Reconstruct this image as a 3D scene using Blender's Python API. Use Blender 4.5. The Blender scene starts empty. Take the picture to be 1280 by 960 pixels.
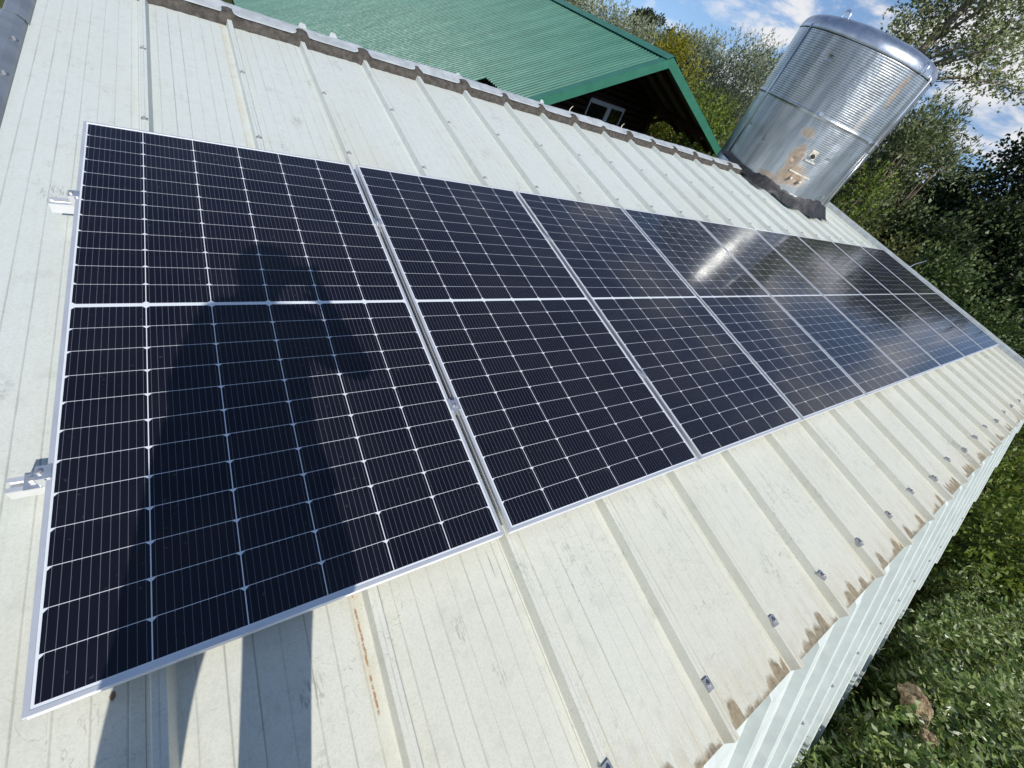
import bpy, bmesh, math, random
import numpy as np
from mathutils import Vector, Matrix, Euler
random.seed(7); RNG = np.random.default_rng(11)
S = bpy.context.scene; C = S.collection
R = math.radians
PHI = R(6.0)                      # pitch of the shed roof
PW, PL, PGAP = 1.134, 2.279, 0.0258   # solar panel width, length, gap
CAM = (0.448, -0.357, 1.304)

# ------------------------------------------------------------------ helpers
def link(o, parent=None):
    C.objects.link(o)
    if parent is not None: o.parent = parent
    return o
def tag(o, label=None, cat=None, group=None, kind=None):
    if label: o['label'] = label
    if cat: o['category'] = cat
    if group: o['group'] = group
    if kind: o['kind'] = kind
    return o
def empty(name, loc=(0,0,0), rot=(0,0,0)):
    o = bpy.data.objects.new(name, None); o.empty_display_size = .2
    o.location = loc; o.rotation_euler = rot; return link(o)
class MB:
    """collects geometry, builds one mesh object"""
    def __init__(s): s.v = []; s.f = []
    def add(s, vs, fs):
        n = len(s.v); s.v += [tuple(v) for v in vs]; s.f += [tuple(n+i for i in f) for f in fs]; return s
    def box(s, a, b, mat=None):
        x0,y0,z0 = a; x1,y1,z1 = b
        vs = [(x0,y0,z0),(x1,y0,z0),(x1,y1,z0),(x0,y1,z0),(x0,y0,z1),(x1,y0,z1),(x1,y1,z1),(x0,y1,z1)]
        if mat is not None: vs = [mat @ Vector(v) for v in vs]
        return s.add(vs, [(0,3,2,1),(4,5,6,7),(0,1,5,4),(1,2,6,5),(2,3,7,6),(3,0,4,7)])
    def beam(s, p, q, w, h, up=(0,0,1)):
        p = Vector(p); q = Vector(q); d = (q-p); L = d.length; d.normalize()
        x = d.cross(Vector(up)).normalized(); z = x.cross(d)
        vs = []
        for t in (0, L):
            for a, b in ((-1,-1),(1,-1),(1,1),(-1,1)):
                vs.append(p + d*t + x*(a*w/2) + z*(b*h/2))
        return s.add(vs, [(0,1,2,3),(7,6,5,4),(0,4,5,1),(1,5,6,2),(2,6,7,3),(3,7,4,0)])
    def tube(s, pts, radii, n=10, cap=True):
        pts = [Vector(p) for p in pts]
        if not hasattr(radii, '__len__'): radii = [radii]*len(pts)
        rings = []; prev = None
        for i, p in enumerate(pts):
            t = (pts[min(i+1, len(pts)-1)] - pts[max(i-1, 0)]).normalized()
            if prev is None:
                a = t.orthogonal().normalized()
            else:
                a = (prev - t*prev.dot(t)).normalized()
            prev = a; b = t.cross(a)
            rings.append([p + (a*math.cos(2*math.pi*k/n) + b*math.sin(2*math.pi*k/n))*radii[i] for k in range(n)])
        vs = [v for r in rings for v in r]; fs = []
        for i in range(len(rings)-1):
            for k in range(n):
                fs.append((i*n+k, i*n+(k+1)%n, (i+1)*n+(k+1)%n, (i+1)*n+k))
        if cap:
            fs.append(tuple(range(n-1,-1,-1))); fs.append(tuple((len(rings)-1)*n+k for k in range(n)))
        return s.add(vs, fs)
    def lathe(s, prof, n=64, c=(0,0,0), cap=False):
        vs = []
        for r, z in prof:
            for k in range(n):
                a = 2*math.pi*k/n; vs.append((c[0]+r*math.cos(a), c[1]+r*math.sin(a), c[2]+z))
        fs = []
        for i in range(len(prof)-1):
            for k in range(n): fs.append((i*n+k, i*n+(k+1)%n, (i+1)*n+(k+1)%n, (i+1)*n+k))
        if cap: fs.append(tuple((len(prof)-1)*n+k for k in range(n)))
        return s.add(vs, fs)
    def ball(s, c, r, n=10, m=7):
        rx,ry,rz = r if hasattr(r,'__len__') else (r,r,r)
        vs = []; fs = []
        for i in range(m+1):
            th = math.pi*i/m
            for k in range(n):
                a = 2*math.pi*k/n
                vs.append((c[0]+rx*math.sin(th)*math.cos(a), c[1]+ry*math.sin(th)*math.sin(a), c[2]+rz*math.cos(th)))
        for i in range(m):
            for k in range(n): fs.append((i*n+k,(i+1)*n+k,(i+1)*n+(k+1)%n,i*n+(k+1)%n))
        return s.add(vs, fs)
    def build(s, name, mat, parent=None, smooth=False, bevel=0):
        me = bpy.data.meshes.new(name); me.from_pydata(s.v, [], s.f); me.validate()
        me.materials.append(mat)
        if smooth: me.polygons.foreach_set('use_smooth', [True]*len(me.polygons))
        me.update()
        o = bpy.data.objects.new(name, me); link(o, parent)
        if bevel:
            b = o.modifiers.new('b', 'BEVEL'); b.width = bevel; b.segments = 2; b.limit_method = 'ANGLE'
        return o

def copy_tree(o, parent=None):
    c = o.copy(); C.objects.link(c)
    if parent is not None: c.parent = parent
    for ch in list(o.children): copy_tree(ch, c)
    return c

# ------------------------------------------------------------------ materials
class NT:
    def __init__(s, name):
        s.m = bpy.data.materials.new(name); s.m.use_nodes = True
        s.t = s.m.node_tree; s.n = s.t.nodes; s.b = s.n['Principled BSDF']; s.out = s.n['Material Output']
    def new(s, t, **k):
        n = s.n.new(t)
        for a, b in k.items(): setattr(n, a, b)
        return n
    def put(s, sock, v):
        if isinstance(v, bpy.types.NodeSocket): s.t.links.new(v, sock)
        else: sock.default_value = v
    def math(s, op, a, b=0.0, c=None, clamp=False):
        n = s.new('ShaderNodeMath', operation=op, use_clamp=clamp)
        s.put(n.inputs[0], a); s.put(n.inputs[1], b)
        if c is not None: s.put(n.inputs[2], c)
        return n.outputs[0]
    def coord(s, which='Object'):
        return s.new('ShaderNodeTexCoord').outputs[which]
    def xyz(s, v):
        n = s.new('ShaderNodeSeparateXYZ'); s.put(n.inputs[0], v); return n.outputs
    def comb(s, x=0., y=0., z=0.):
        n = s.new('ShaderNodeCombineXYZ'); s.put(n.inputs[0], x); s.put(n.inputs[1], y); s.put(n.inputs[2], z); return n.outputs[0]
    def mapping(s, v, scale=(1,1,1), loc=(0,0,0), rot=(0,0,0)):
        n = s.new('ShaderNodeMapping'); s.put(n.inputs['Vector'], v)
        n.inputs['Scale'].default_value = scale; n.inputs['Location'].default_value = loc; n.inputs['Rotation'].default_value = rot
        return n.outputs[0]
    def noise(s, v, scale=5., detail=4., rough=.55, dist=0., col=False):
        n = s.new('ShaderNodeTexNoise'); s.put(n.inputs['Vector'], v)
        n.inputs['Scale'].default_value = scale; n.inputs['Detail'].default_value = detail
        n.inputs['Roughness'].default_value = rough; n.inputs['Distortion'].default_value = dist
        return n.outputs['Color' if col else 'Fac']
    def ramp(s, f, a, b, lo=0., hi=1.):
        n = s.new('ShaderNodeMapRange', interpolation_type='SMOOTHSTEP'); s.put(n.inputs[0], f)
        n.inputs[1].default_value = a; n.inputs[2].default_value = b; n.inputs[3].default_value = lo; n.inputs[4].default_value = hi
        return n.outputs[0]
    def mix(s, f, a, b, blend='MIX'):
        n = s.new('ShaderNodeMix', data_type='RGBA', blend_type=blend)
        s.put(n.inputs[0], f)
        for sock, v in ((n.inputs[6], a), (n.inputs[7], b)):
            if isinstance(v, bpy.types.NodeSocket): s.t.links.new(v, sock)
            else: sock.default_value = (*v, 1) if len(v) == 3 else v
        return n.outputs[2]
    def bump(s, h, strength=.3, dist=.01):
        n = s.new('ShaderNodeBump'); s.put(n.inputs['Height'], h)
        n.inputs['Strength'].default_value = strength; n.inputs['Distance'].default_value = dist
        s.t.links.new(n.outputs[0], s.b.inputs['Normal']); return n
    def set(s, **k):
        names = dict(color='Base Color', rough='Roughness', metal='Metallic', coat='Coat Weight', coatrough='Coat Roughness',
                     spec='Specular IOR Level', ior='IOR', coatior='Coat IOR', trans='Transmission Weight', sub='Subsurface Weight')
        for a, v in k.items():
            sock = s.b.inputs[names[a]]
            if isinstance(v, bpy.types.NodeSocket): s.t.links.new(v, sock)
            elif a == 'color': sock.default_value = (*v, 1)
            else: sock.default_value = v
        return s

def simple(name, color, rough=.5, metal=0., var=.15, scale=6., bump=0., spec=.5, bscale=40.):
    m = NT(name); v = m.coord()
    f = m.noise(v, scale, 5, .6)
    d = tuple(c*(1-var) for c in color); l = tuple(min(1, c*(1+var)) for c in color)
    m.set(color=m.mix(m.ramp(f,.3,.7), d, l), rough=rough, metal=metal, spec=spec)
    if bump: m.bump(m.noise(v, bscale, 5, .6), bump, .01)
    return m.m

# --- photovoltaic face
def mat_cells():
    m = NT('solar_cells'); v = m.coord(); x, y, z = m.xyz(v)
    mu, mv, pc, pr = .016, .018, .184, .093
    half = 12*pr - .002; cg = PL - 2*mv - 2*half
    xx = m.math('SUBTRACT', x, mu)
    fx = m.math('FLOORED_MODULO', xx, pc)
    yy = m.math('SUBTRACT', m.math('ABSOLUTE', m.math('SUBTRACT', y, PL/2)), cg/2)
    fy = m.math('FLOORED_MODULO', yy, pr)
    cw, ch = .1815, .0916
    inx = m.math('MULTIPLY', m.math('GREATER_THAN', xx, -.0005), m.math('LESS_THAN', xx, 6*pc-.002))
    iny = m.math('MULTIPLY', m.math('GREATER_THAN', yy, 0.), m.math('LESS_THAN', yy, 12*pr-.001))
    cell = m.math('MULTIPLY', m.math('LESS_THAN', fx, cw), m.math('LESS_THAN', fy, ch))
    dx = m.math('MINIMUM', fx, m.math('SUBTRACT', cw, fx)); dy = fy
    cham = m.math('GREATER_THAN', m.math('ADD', dx, dy), .0085)
    cell = m.math('MULTIPLY', m.math('MULTIPLY', cell, cham), m.math('MULTIPLY', inx, iny))
    bb = m.math('ABSOLUTE', m.math('SUBTRACT', m.math('FLOORED_MODULO', fx, cw/11), cw/22))
    bus = m.math('MULTIPLY', m.math('LESS_THAN', bb, .00055), m.math('MULTIPLY', inx, iny))
    # per cell tint
    wn = m.new('ShaderNodeTexWhiteNoise', noise_dimensions='3D')
    m.put(wn.inputs[0], m.comb(m.math('FLOOR', m.math('DIVIDE', xx, pc)), m.math('FLOOR', m.math('DIVIDE', y, pr)), 0.))
    dust = m.ramp(m.noise(v, 3.0, 6, .65), .35, .8)
    tint = m.mix(wn.outputs[0], (.0026,.0029,.0085), (.0046,.0048,.0115))
    tint = m.mix(m.math('MULTIPLY', dust, .016), tint, (.30,.27,.22))
    spots = m.ramp(m.noise(m.mapping(v,(1,1,1),(5,2,0)), 46., 2, .5), .70, .74)
    runs = m.math('MULTIPLY', m.ramp(m.noise(m.mapping(v,(26,1.1,1)), 1., 3, .6), .58, .78), m.ramp(y, 1.0, .0, .2, 1.))
    tint = m.mix(m.math('MULTIPLY', spots, .10), tint, (.30,.28,.24)); tint = m.mix(m.math('MULTIPLY', runs, .020), tint, (.35,.32,.27))
    bcol = m.mix(m.ramp(fy, .0, .006), (.34,.35,.38), (.115,.115,.135))
    c = m.mix(bus, tint, bcol)
    col = m.mix(cell, m.mix(m.math('MULTIPLY', dust, .3), (.74,.77,.80), (.55,.55,.52)), c)
    m.set(color=col, rough=.55, spec=.08, coat=1.0, coatior=1.37)
    r = m.ramp(m.noise(v, 5., 4, .6), .3, .75, .06, .13)
    m.put(m.b.inputs['Coat Roughness'], r)
    bn = m.new('ShaderNodeBump'); bn.inputs['Strength'].default_value = .10; bn.inputs['Distance'].default_value = .004
    m.put(bn.inputs['Height'], m.noise(v, 7., 2, .5)); m.t.links.new(bn.outputs[0], m.b.inputs['Coat Normal'])
    return m.m

# --- painted roof sheet, stains near the eave
RP = .4975; R0 = .195
def mat_roof():
    m = NT('painted_roof_sheet'); v = m.coord(); x, y, z = m.xyz(v)
    n1 = m.noise(m.mapping(v,(1,.35,1)), 1.6, 6, .6); n2 = m.noise(v, 14., 6, .7); n3 = m.noise(v, 170., 4, .8)
    base = m.mix(m.ramp(y, -.9, 1.6), (.710,.700,.590), (.655,.695,.650))
    base = m.mix(m.math('MULTIPLY', m.ramp(n1,.42,.75), .30), base, (.60,.575,.44))
    base = m.mix(m.math('MULTIPLY', m.ramp(n2,.48,.74), .30), base, (.42,.42,.36))
    base = m.mix(m.math('MULTIPLY', m.ramp(n3,.42,.66), .30), base, (.40,.41,.36))
    # long streaks running down the slope
    st = m.noise(m.mapping(v,(60,1.2,1)), 1.0, 4, .6)
    base = m.mix(m.math('MULTIPLY', m.ramp(st,.52,.8), .16), base, (.46,.43,.32))
    # scuffs and shoe prints
    sc = m.noise(m.mapping(v,(1,1,1),rot=(0,0,.5)), 9., 2, .5, 2.2)
    ring = m.math('ABSOLUTE', m.math('SUBTRACT', sc, .52)); ln = m.ramp(ring, .0, .016, 1., 0.)
    where = m.ramp(m.noise(v, 2.1, 2, .5), .52, .60)
    zone = m.math('MULTIPLY', m.ramp(y, .4, -.1), where)
    top = m.math('MULTIPLY', m.ramp(y, 2.2, 2.5), m.math('MULTIPLY', where, .5))
    grit = m.ramp(m.noise(v, 70., 3, .6), .42, .6)
    k = m.math('MULTIPLY', m.math('MULTIPLY', ln, grit), m.math('MULTIPLY', m.math('ADD', zone, top), .42))
    base = m.mix(k, base, (.17,.17,.16))
    sm = m.math('MULTIPLY', m.ramp(m.noise(m.mapping(v,(1.6,.7,1),(3,1,0)), 4.2, 4, .65), .58, .70), m.math('MULTIPLY', grit, .38))
    base = m.mix(sm, base, (.25,.25,.22))
    # crease dirt along the swaged lines
    cell = m.math('DIVIDE', m.math('SUBTRACT', x, R0), RP/8)
    fr = m.math('FLOORED_MODULO', m.math('ADD', cell, .5), 1.)
    cr = m.ramp(m.math('ABSOLUTE', m.math('SUBTRACT', fr, .5)), .0, .05, 1., 0.)
    wn1 = m.new('ShaderNodeTexWhiteNoise', noise_dimensions='1D'); m.put(wn1.inputs['W'], m.math('FLOOR', m.math('ADD', cell, .5)))
    amt = m.math('MULTIPLY', m.math('MULTIPLY_ADD', wn1.outputs[0], .6, .1), m.ramp(m.noise(v, 3.,4,.6), .3,.65))
    base = m.mix(m.math('MULTIPLY', cr, amt), base, (.26,.25,.19))
    # sheet lap joints
    lap = m.math('FLOORED_MODULO', m.math('SUBTRACT', x, R0-.033), RP*2)
    base = m.mix(m.ramp(lap, .0, .003, .75, 0.), base, (.10,.10,.08))
    # brown silt arches standing at the eave
    wn = m.new('ShaderNodeTexWhiteNoise', noise_dimensions='1D'); m.put(wn.inputs['W'], m.math('FLOOR', cell))
    f0 = m.math('FLOORED_MODULO', cell, 1.)
    arch = m.math('SQRT', m.math('MAXIMUM', m.math('SUBTRACT', 1., m.math('POWER', m.math('ABSOLUTE', m.math('MULTIPLY_ADD', f0, 2., -1.)), 3.)), 0.))
    ht = m.math('MULTIPLY', m.math('MULTIPLY', m.ramp(wn.outputs[0], .15, .8), .068), arch)
    ht = m.math('ADD', ht, m.math('MULTIPLY_ADD', m.noise(v, 38., 4, .7), .05, -.020))
    mask = m.ramp(m.math('SUBTRACT', m.math('SUBTRACT', y, -.875), ht), -.020, .006, 1., 0.)
    pan = m.math('LESS_THAN', z, -.105)
    ribd = m.math('FLOORED_MODULO', m.math('ADD', cell, .5), 8.)
    free = m.ramp(ribd, 1.2, 1.4, 0., 1.)
    mask = m.math('MULTIPLY', m.math('MULTIPLY', mask, pan), free)
    brown = m.mix(m.ramp(m.noise(v, 45., 4, .7), .3, .7), (.14,.105,.062), (.34,.275,.175))
    base = m.mix(m.math('MULTIPLY', mask, .93), base, brown)
    rim = m.math('MULTIPLY', m.ramp(y, -.885, -.60, .34, 0.), m.ramp(m.noise(m.mapping(v,(9,1.5,1)), 4., 4, .6), .35, .65))
    base = m.mix(rim, base, (.50,.40,.24))
    # rust seam beside the second rib
    rx = m.math('ABSOLUTE', m.math('SUBTRACT', x, m.math('MULTIPLY_ADD', m.noise(m.mapping(v,(1,40,1)), 1., 3, .6), .008, .6365)))
    rust = m.math('MULTIPLY', m.ramp(rx, .001, .0045, 1., 0.), m.math('MULTIPLY', m.ramp(y, -.31, -.29), m.ramp(m.noise(v, 60., 3, .7), .40, .55)))
    rust = m.math('MULTIPLY', rust, m.math('LESS_THAN', y, .03))
    base = m.mix(rust, base, (.32,.13,.045))
    halo = m.math('MULTIPLY', m.ramp(rx, .0, .03, .35, 0.), m.math('MULTIPLY', m.ramp(y, -.5, -.2), m.ramp(m.noise(v, 8., 3,.6), .3,.6)))
    base = m.mix(halo, base, (.62,.50,.28))
    def dot(u0, v0, ru, rv, col, k):       # rusty hole, scratch mark, boot scuffs
        nonlocal base
        a = m.math('DIVIDE', m.math('SUBTRACT', x, u0), ru); b = m.math('DIVIDE', m.math('SUBTRACT', y, v0), rv)
        d = m.math('ADD', m.math('SQRT', m.math('ADD', m.math('MULTIPLY', a, a), m.math('MULTIPLY', b, b))), m.math('MULTIPLY_ADD', m.noise(v, 55., 3, .7), 1.0, -.5))
        base = m.mix(m.ramp(d, .6, 1.1, k, 0.), base, col)
    dot(.105, -.005, .006, .012, (.16,.07,.03), .9); dot(1.10, -.06, .0012, .050, (.05,.05,.05), .95)
    base_dark = m.mix(m.ramp(m.noise(m.mapping(v,(150,22,1),rot=(0,0,.35)), 1., 3, .7), .50, .60), base, (.27,.27,.25))
    for u0, v0, ru, rv in ((1.42,-.13,.018,.05),(1.47,-.22,.010,.03),(1.86,.0,.022,.09),(2.00,-.10,.020,.10),(2.42,-.02,.015,.03),(2.50,-.16,.016,.03),(.92,-.20,.020,.05),(1.00,-.36,.018,.05),(.50,-.18,.030,.05),(3.4,.0,.03,.05),(.95,2.95,.03,.05),(-.10,1.9,.04,.07)):
        dot(u0, v0, ru*1.3, rv, base_dark, .55)
    m.set(color=base, rough=m.ramp(n2,.3,.7,.42,.62), spec=.35)
    m.bump(m.math('ADD', m.noise(v, 3.,3,.5), m.math('MULTIPLY', n3, .05)), .25, .01)
    return m.m

def mat_leaf(name, cols, trans=.25, rough=.5, spec=.4):
    m = NT(name); g = m.new('ShaderNodeNewGeometry'); r = g.outputs['Random Per Island']
    n = m.new('ShaderNodeValToRGB'); m.put(n.inputs[0], r)
    el = n.color_ramp.elements
    el[0].color = (*cols[0],1); el[1].color = (*cols[-1],1); el[1].position = 1
    for i, c in enumerate(cols[1:-1]):
        e = el.new((i+1)/(len(cols)-1)); e.color = (*c,1)
    m.set(color=n.outputs[0], rough=rough, spec=spec)
    t = m.new('ShaderNodeBsdfTranslucent'); m.put(t.inputs[0], n.outputs[0])
    mx = m.new('ShaderNodeMixShader'); mx.inputs[0].default_value = trans
    m.t.links.new(m.b.outputs[0], mx.inputs[1]); m.t.links.new(t.outputs[0], mx.inputs[2]); m.t.links.new(mx.outputs[0], m.out.inputs[0])
    return m.m

M = {}
M['cells'] = mat_cells(); M['roof'] = mat_roof()
M['alu'] = simple('anodised_aluminium', (.80,.80,.80), .40, .60, .06, 8., .05)
M['clamp'] = simple('bright_clamp', (.74,.75,.77), .30, .8, .08, 20., .05)
M['steel'] = simple('zinc_screw', (.42,.42,.42), .5, .6, .2, 30.)
M['rubber'] = simple('black_rubber', (.03,.03,.03), .7)
M['grey_flash'] = simple('grey_steel_flashing', (.24,.27,.30), .38, .35, .14, 7., .10, bscale=9.)
M['white_flash'] = simple('weathered_white_flashing', (.50,.53,.53), .40, .15, .16, 9., .12, bscale=12.)
M['strip'] = simple('brown_sealing_foam', (.075,.068,.060), .85, 0, .35, 25., .7, .2, 60.)
M['membrane'] = simple('black_bitumen_membrane', (.022,.022,.024), .5, 0, .5, 22., .8, .5, 35.)
M['skirt'] = simple('white_cladding_paint', (.57,.615,.585), .45, 0, .07, 9., .08, .4)
M['wall'] = simple('white_wall_sheet', (.62,.65,.62), .5)
M['timber'] = simple('dark_stained_timber', (.050,.024,.014), .6, 0, .4, 12., .4, .3)
M['winframe'] = simple('white_window_plastic', (.66,.70,.76), .35, 0, .04)
def mat_glass():
    m = NT('window_pane'); m.set(color=(.012,.014,.014), rough=.04, spec=.6, coat=.5)
    return m.m
M['pane'] = mat_glass()
def mat_green():
    m = NT('green_corrugated_sheet'); v = m.coord()
    a = m.noise(m.mapping(v,(.3,2.5,1)), 1.2, 5, .6); b = m.noise(v, 9., 5, .7)
    c = m.mix(m.ramp(a,.3,.75), (.024,.130,.088), (.052,.185,.132))
    c = m.mix(m.math('MULTIPLY', m.ramp(b,.5,.8), .35), c, (.13,.27,.20))
    x, y, z = m.xyz(v)
    fx = m.math('SUBTRACT', m.math('FLOORED_MODULO', x, 1.15), .5); fy = m.math('SUBTRACT', m.math('FLOORED_MODULO', y, .25), .0625)
    dd = m.math('SQRT', m.math('ADD', m.math('MULTIPLY', fx, fx), m.math('MULTIPLY', fy, fy)))
    c = m.mix(m.ramp(dd, .012, .018, .8, 0.), c, (.02,.07,.05))
    lp = m.math('ABSOLUTE', m.math('SUBTRACT', x, -1.95)); c = m.mix(m.ramp(lp, .0, .02, .5, 0.), c, (.02,.08,.055))
    c = m.mix(m.math('MULTIPLY', m.ramp(m.noise(m.mapping(v,(.5,14,1)), 1., 4, .7), .5, .8), .35), c, (.16,.28,.22))
    m.set(color=c, rough=m.ramp(b,.3,.7,.36,.55), spec=.45); m.bump(m.noise(v, 1.5, 3, .5), .25, .03); return m.m
M['green'] = mat_green()
M['green_trim'] = simple('green_trim_board', (.036,.160,.108), .38, 0, .1, 3.)
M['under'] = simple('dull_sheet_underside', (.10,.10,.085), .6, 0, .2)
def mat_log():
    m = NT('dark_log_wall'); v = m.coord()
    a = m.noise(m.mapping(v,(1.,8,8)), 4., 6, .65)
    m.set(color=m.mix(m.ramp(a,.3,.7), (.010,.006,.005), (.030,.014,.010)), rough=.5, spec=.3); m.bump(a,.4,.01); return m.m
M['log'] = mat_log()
def mat_tank():
    m = NT('dented_stainless_sheet'); v = m.coord(); x, y, z = m.xyz(v)
    ang = m.math('ARCTAN2', y, x)
    cyl = m.comb(ang, z, 0.)
    n = m.noise(m.mapping(cyl,(6,.7,1)), 1., 6, .6); fine = m.noise(v, 30., 5, .7)
    c = m.mix(m.ramp(n,.35,.65), (.42,.435,.43), (.74,.75,.735))
    c = m.mix(m.math('MULTIPLY', m.ramp(fine,.5,.85), .15), c, (.33,.33,.31))
    # lengthwise sheets of slightly different shade
    wn = m.new('ShaderNodeTexWhiteNoise', noise_dimensions='1D'); m.put(wn.inputs['W'], m.math('FLOOR', m.math('MULTIPLY', ang, 2.2)))
    c = m.mix(m.math('MULTIPLY', wn.outputs[0], .3), c, (.30,.32,.34))
    # rust runs: below the broken fitting and at the upper right
    def blot(a0, z0, sa, sz, k):
        da = m.math('DIVIDE', m.math('SUBTRACT', ang, R(a0)), sa); dz = m.math('DIVIDE', m.math('SUBTRACT', z, z0), sz)
        d = m.math('SQRT', m.math('ADD', m.math('MULTIPLY', da, da), m.math('MULTIPLY', dz, dz)))
        d = m.math('ADD', d, m.math('MULTIPLY_ADD', m.noise(v, 6., 4, .6), .9, -.45))
        return m.ramp(d, .45, 1.05, k, 0.)
    rusts = None
    for a0, z0, sa, sz, k in ((-139,.66,.26,.22,.85),(-146,.88,.13,.24,.8),(-150,1.21,.13,.09,.7),(-152,.50,.34,.07,.7),(-112,2.05,.06,.30,.65),(-120,1.60,.05,.25,.35)):
        b = blot(a0, z0, sa, sz, k); rusts = b if rusts is None else m.math('MAXIMUM', rusts, b)
    rusts = m.math('MULTIPLY', rusts, m.ramp(fine, .25, .6, .55, 1.))
    rc = m.mix(m.ramp(m.noise(v, 14., 4, .6),.35,.65), (.20,.105,.045), (.36,.24,.12))
    c = m.mix(rusts, c, rc)
    m.set(color=c, metal=m.math('MULTIPLY_ADD', rusts, -.7, .95), rough=m.math('ADD', m.ramp(fine,.3,.7,.27,.36), m.math('MULTIPLY', rusts, .3)))
    dents = m.noise(v, 2.3, 3, .5); vo = m.noise(m.mapping(cyl,(4,3,1)), 1.4, 2, .5)
    vor = m.new('ShaderNodeTexVoronoi'); m.put(vor.inputs['Vector'], m.mapping(cyl,(3.2,4.2,1),(.3,.1,0))); vor.inputs['Scale'].default_value = 1.
    vo = m.math('ADD', vo, m.math('MULTIPLY', m.ramp(vor.outputs['Distance'], .0, .22, -1.4, 0.), m.ramp(m.noise(cyl, 2., 2, .5), .48, .6)))
    grid = m.math('MULTIPLY', m.math('SINE', m.math('MULTIPLY', ang, 170.)), .018)
    m.bump(m.math('ADD', m.math('MULTIPLY', m.math('ADD', dents, vo), .6), grid), .40, .04)
    return m.m
M['tank'] = mat_tank()
M['tanktop'] = simple('polished_tank_shoulder', (.58,.61,.65), .33, .95, .2, 6., .3, bscale=5.)
M['brightsteel'] = simple('bright_steel', (.75,.77,.80), .28, .9, .1)
M['ivory'] = simple('ivory_plastic', (.60,.56,.46), .5, 0, .35, 30.)
M['bark'] = simple('grey_brown_bark', (.16,.12,.09), .9, 0, .4, 10., .8)
M['bark_pale'] = simple('pale_poplar_bark', (.27,.22,.18), .85, 0, .4, 10., .6)
def mat_ground():
    m = NT('soil_and_grass'); v = m.coord(); a = m.noise(v, .35, 6, .6); b = m.noise(v, 5., 6, .7)
    c = m.mix(m.ramp(a,.35,.65), (.045,.065,.018), (.085,.095,.030)); c = m.mix(m.ramp(b,.5,.75), c, (.10,.075,.045))
    m.set(color=c, rough=.95, spec=.1); m.bump(b,.8,.06); return m.m
M['ground'] = mat_ground()
def mat_stone():
    m = NT('tan_crumbly_lump'); v = m.coord(); b = m.noise(v, 18., 6, .75)
    m.set(color=m.mix(m.ramp(b,.35,.65),(.16,.10,.05),(.52,.40,.25)), rough=.95, spec=.1); m.bump(b, 1., .03); return m.m
M['lump'] = mat_stone()
LF = {
 'silver': mat_leaf('silver_willow_leaf', [(.12,.155,.065),(.19,.23,.12),(.30,.335,.22),(.42,.45,.35)], .2),
 'yellow': mat_leaf('yellow_green_leaf', [(.14,.16,.012),(.26,.25,.018),(.36,.31,.025)], .35),
 'lime':   mat_leaf('fresh_green_leaf', [(.07,.12,.015),(.14,.20,.03),(.22,.27,.04)], .35),
 'poplar': mat_leaf('poplar_leaf', [(.12,.165,.045),(.22,.265,.09),(.34,.36,.18),(.44,.45,.31)], .3),
 'willow': mat_leaf('grey_green_leaf', [(.07,.10,.030),(.13,.165,.060),(.20,.225,.10),(.28,.30,.17)], .25),
 'dark':   mat_leaf('dark_broad_leaf', [(.012,.024,.010),(.026,.045,.015),(.058,.088,.026),(.11,.14,.045)], .2),
 'mid':    mat_leaf('mid_green_leaf', [(.035,.070,.018),(.075,.12,.028),(.14,.18,.050)], .25),
 'weed':   mat_leaf('weed_leaf', [(.06,.115,.022),(.14,.215,.045),(.25,.32,.085),(.46,.50,.28)], .3, .36, .6),
 'grass':  mat_leaf('grass_blade', [(.10,.14,.02),(.20,.23,.035),(.32,.30,.10)], .3),
 'far':    mat_leaf('distant_leaf', [(.03,.045,.022),(.05,.07,.035),(.07,.09,.045)], .1),
 'olive':  mat_leaf('olive_shrub_leaf', [(.05,.065,.014),(.10,.115,.025),(.17,.17,.05)], .25),
}

# ------------------------------------------------------------------ camera, light, sky
cd = bpy.data.cameras.new('camera'); cam = bpy.data.objects.new('camera', cd); link(cam)
cd.sensor_width = 36; cd.lens = 512.12/1280*36; cd.clip_start = .02; cd.clip_end = 5000
Rw = Matrix(((.83091153,-.12352718,.54251918),(-.40628634,-.80088368,.43990538),(.38015448,-.58594059,-.71565089)))  # panel <- camera
cph, sph = math.cos(PHI), math.sin(PHI)
MW = Matrix(((1,0,0),(0,cph,-sph),(0,sph,cph)))
A = MW @ Rw
B = Matrix((A.col[0], -A.col[1], -A.col[2])).transposed()
cam.matrix_world = Matrix.Translation(Vector(CAM)) @ B.to_4x4()
S.camera = cam
sdir = Vector((-.140,-.803,.579)).normalized()
sl = bpy.data.lights.new('sun','SUN'); sl.energy = 4.2; sl.angle = R(.53); sl.color = (1.0,.955,.88)
so = bpy.data.objects.new('sun', sl); link(so); so.rotation_euler = sdir.to_track_quat('Z','Y').to_euler(); so.location = (0,-20,20)
w = bpy.data.worlds.new('World'); S.world = w; w.use_nodes = True
nt = w.node_tree; bg = nt.nodes['Background']; bg.inputs[1].default_value = .145
sky = nt.nodes.new('ShaderNodeTexSky'); sky.sky_type = 'NISHITA'; sky.sun_disc = False
sky.sun_elevation = R(35.4); sky.sun_rotation = math.atan2(sdir.x, sdir.y)
sky.air_density = 1.0; sky.dust_density = .15; sky.ozone_density = 3.0; sky.altitude = 0
tc = nt.nodes.new('ShaderNodeTexCoord'); mp = nt.nodes.new('ShaderNodeMapping'); mp.inputs['Scale'].default_value = (1,1,2.6)
mp.inputs['Location'].default_value = (.35,.9,.2)
nt.links.new(tc.outputs['Generated'], mp.inputs[0])
va = nt.nodes.new('ShaderNodeVectorMath'); va.operation = 'ADD'; va.inputs[1].default_value = (0,0,.19); nt.links.new(tc.outputs['Generated'], va.inputs[0])
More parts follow.
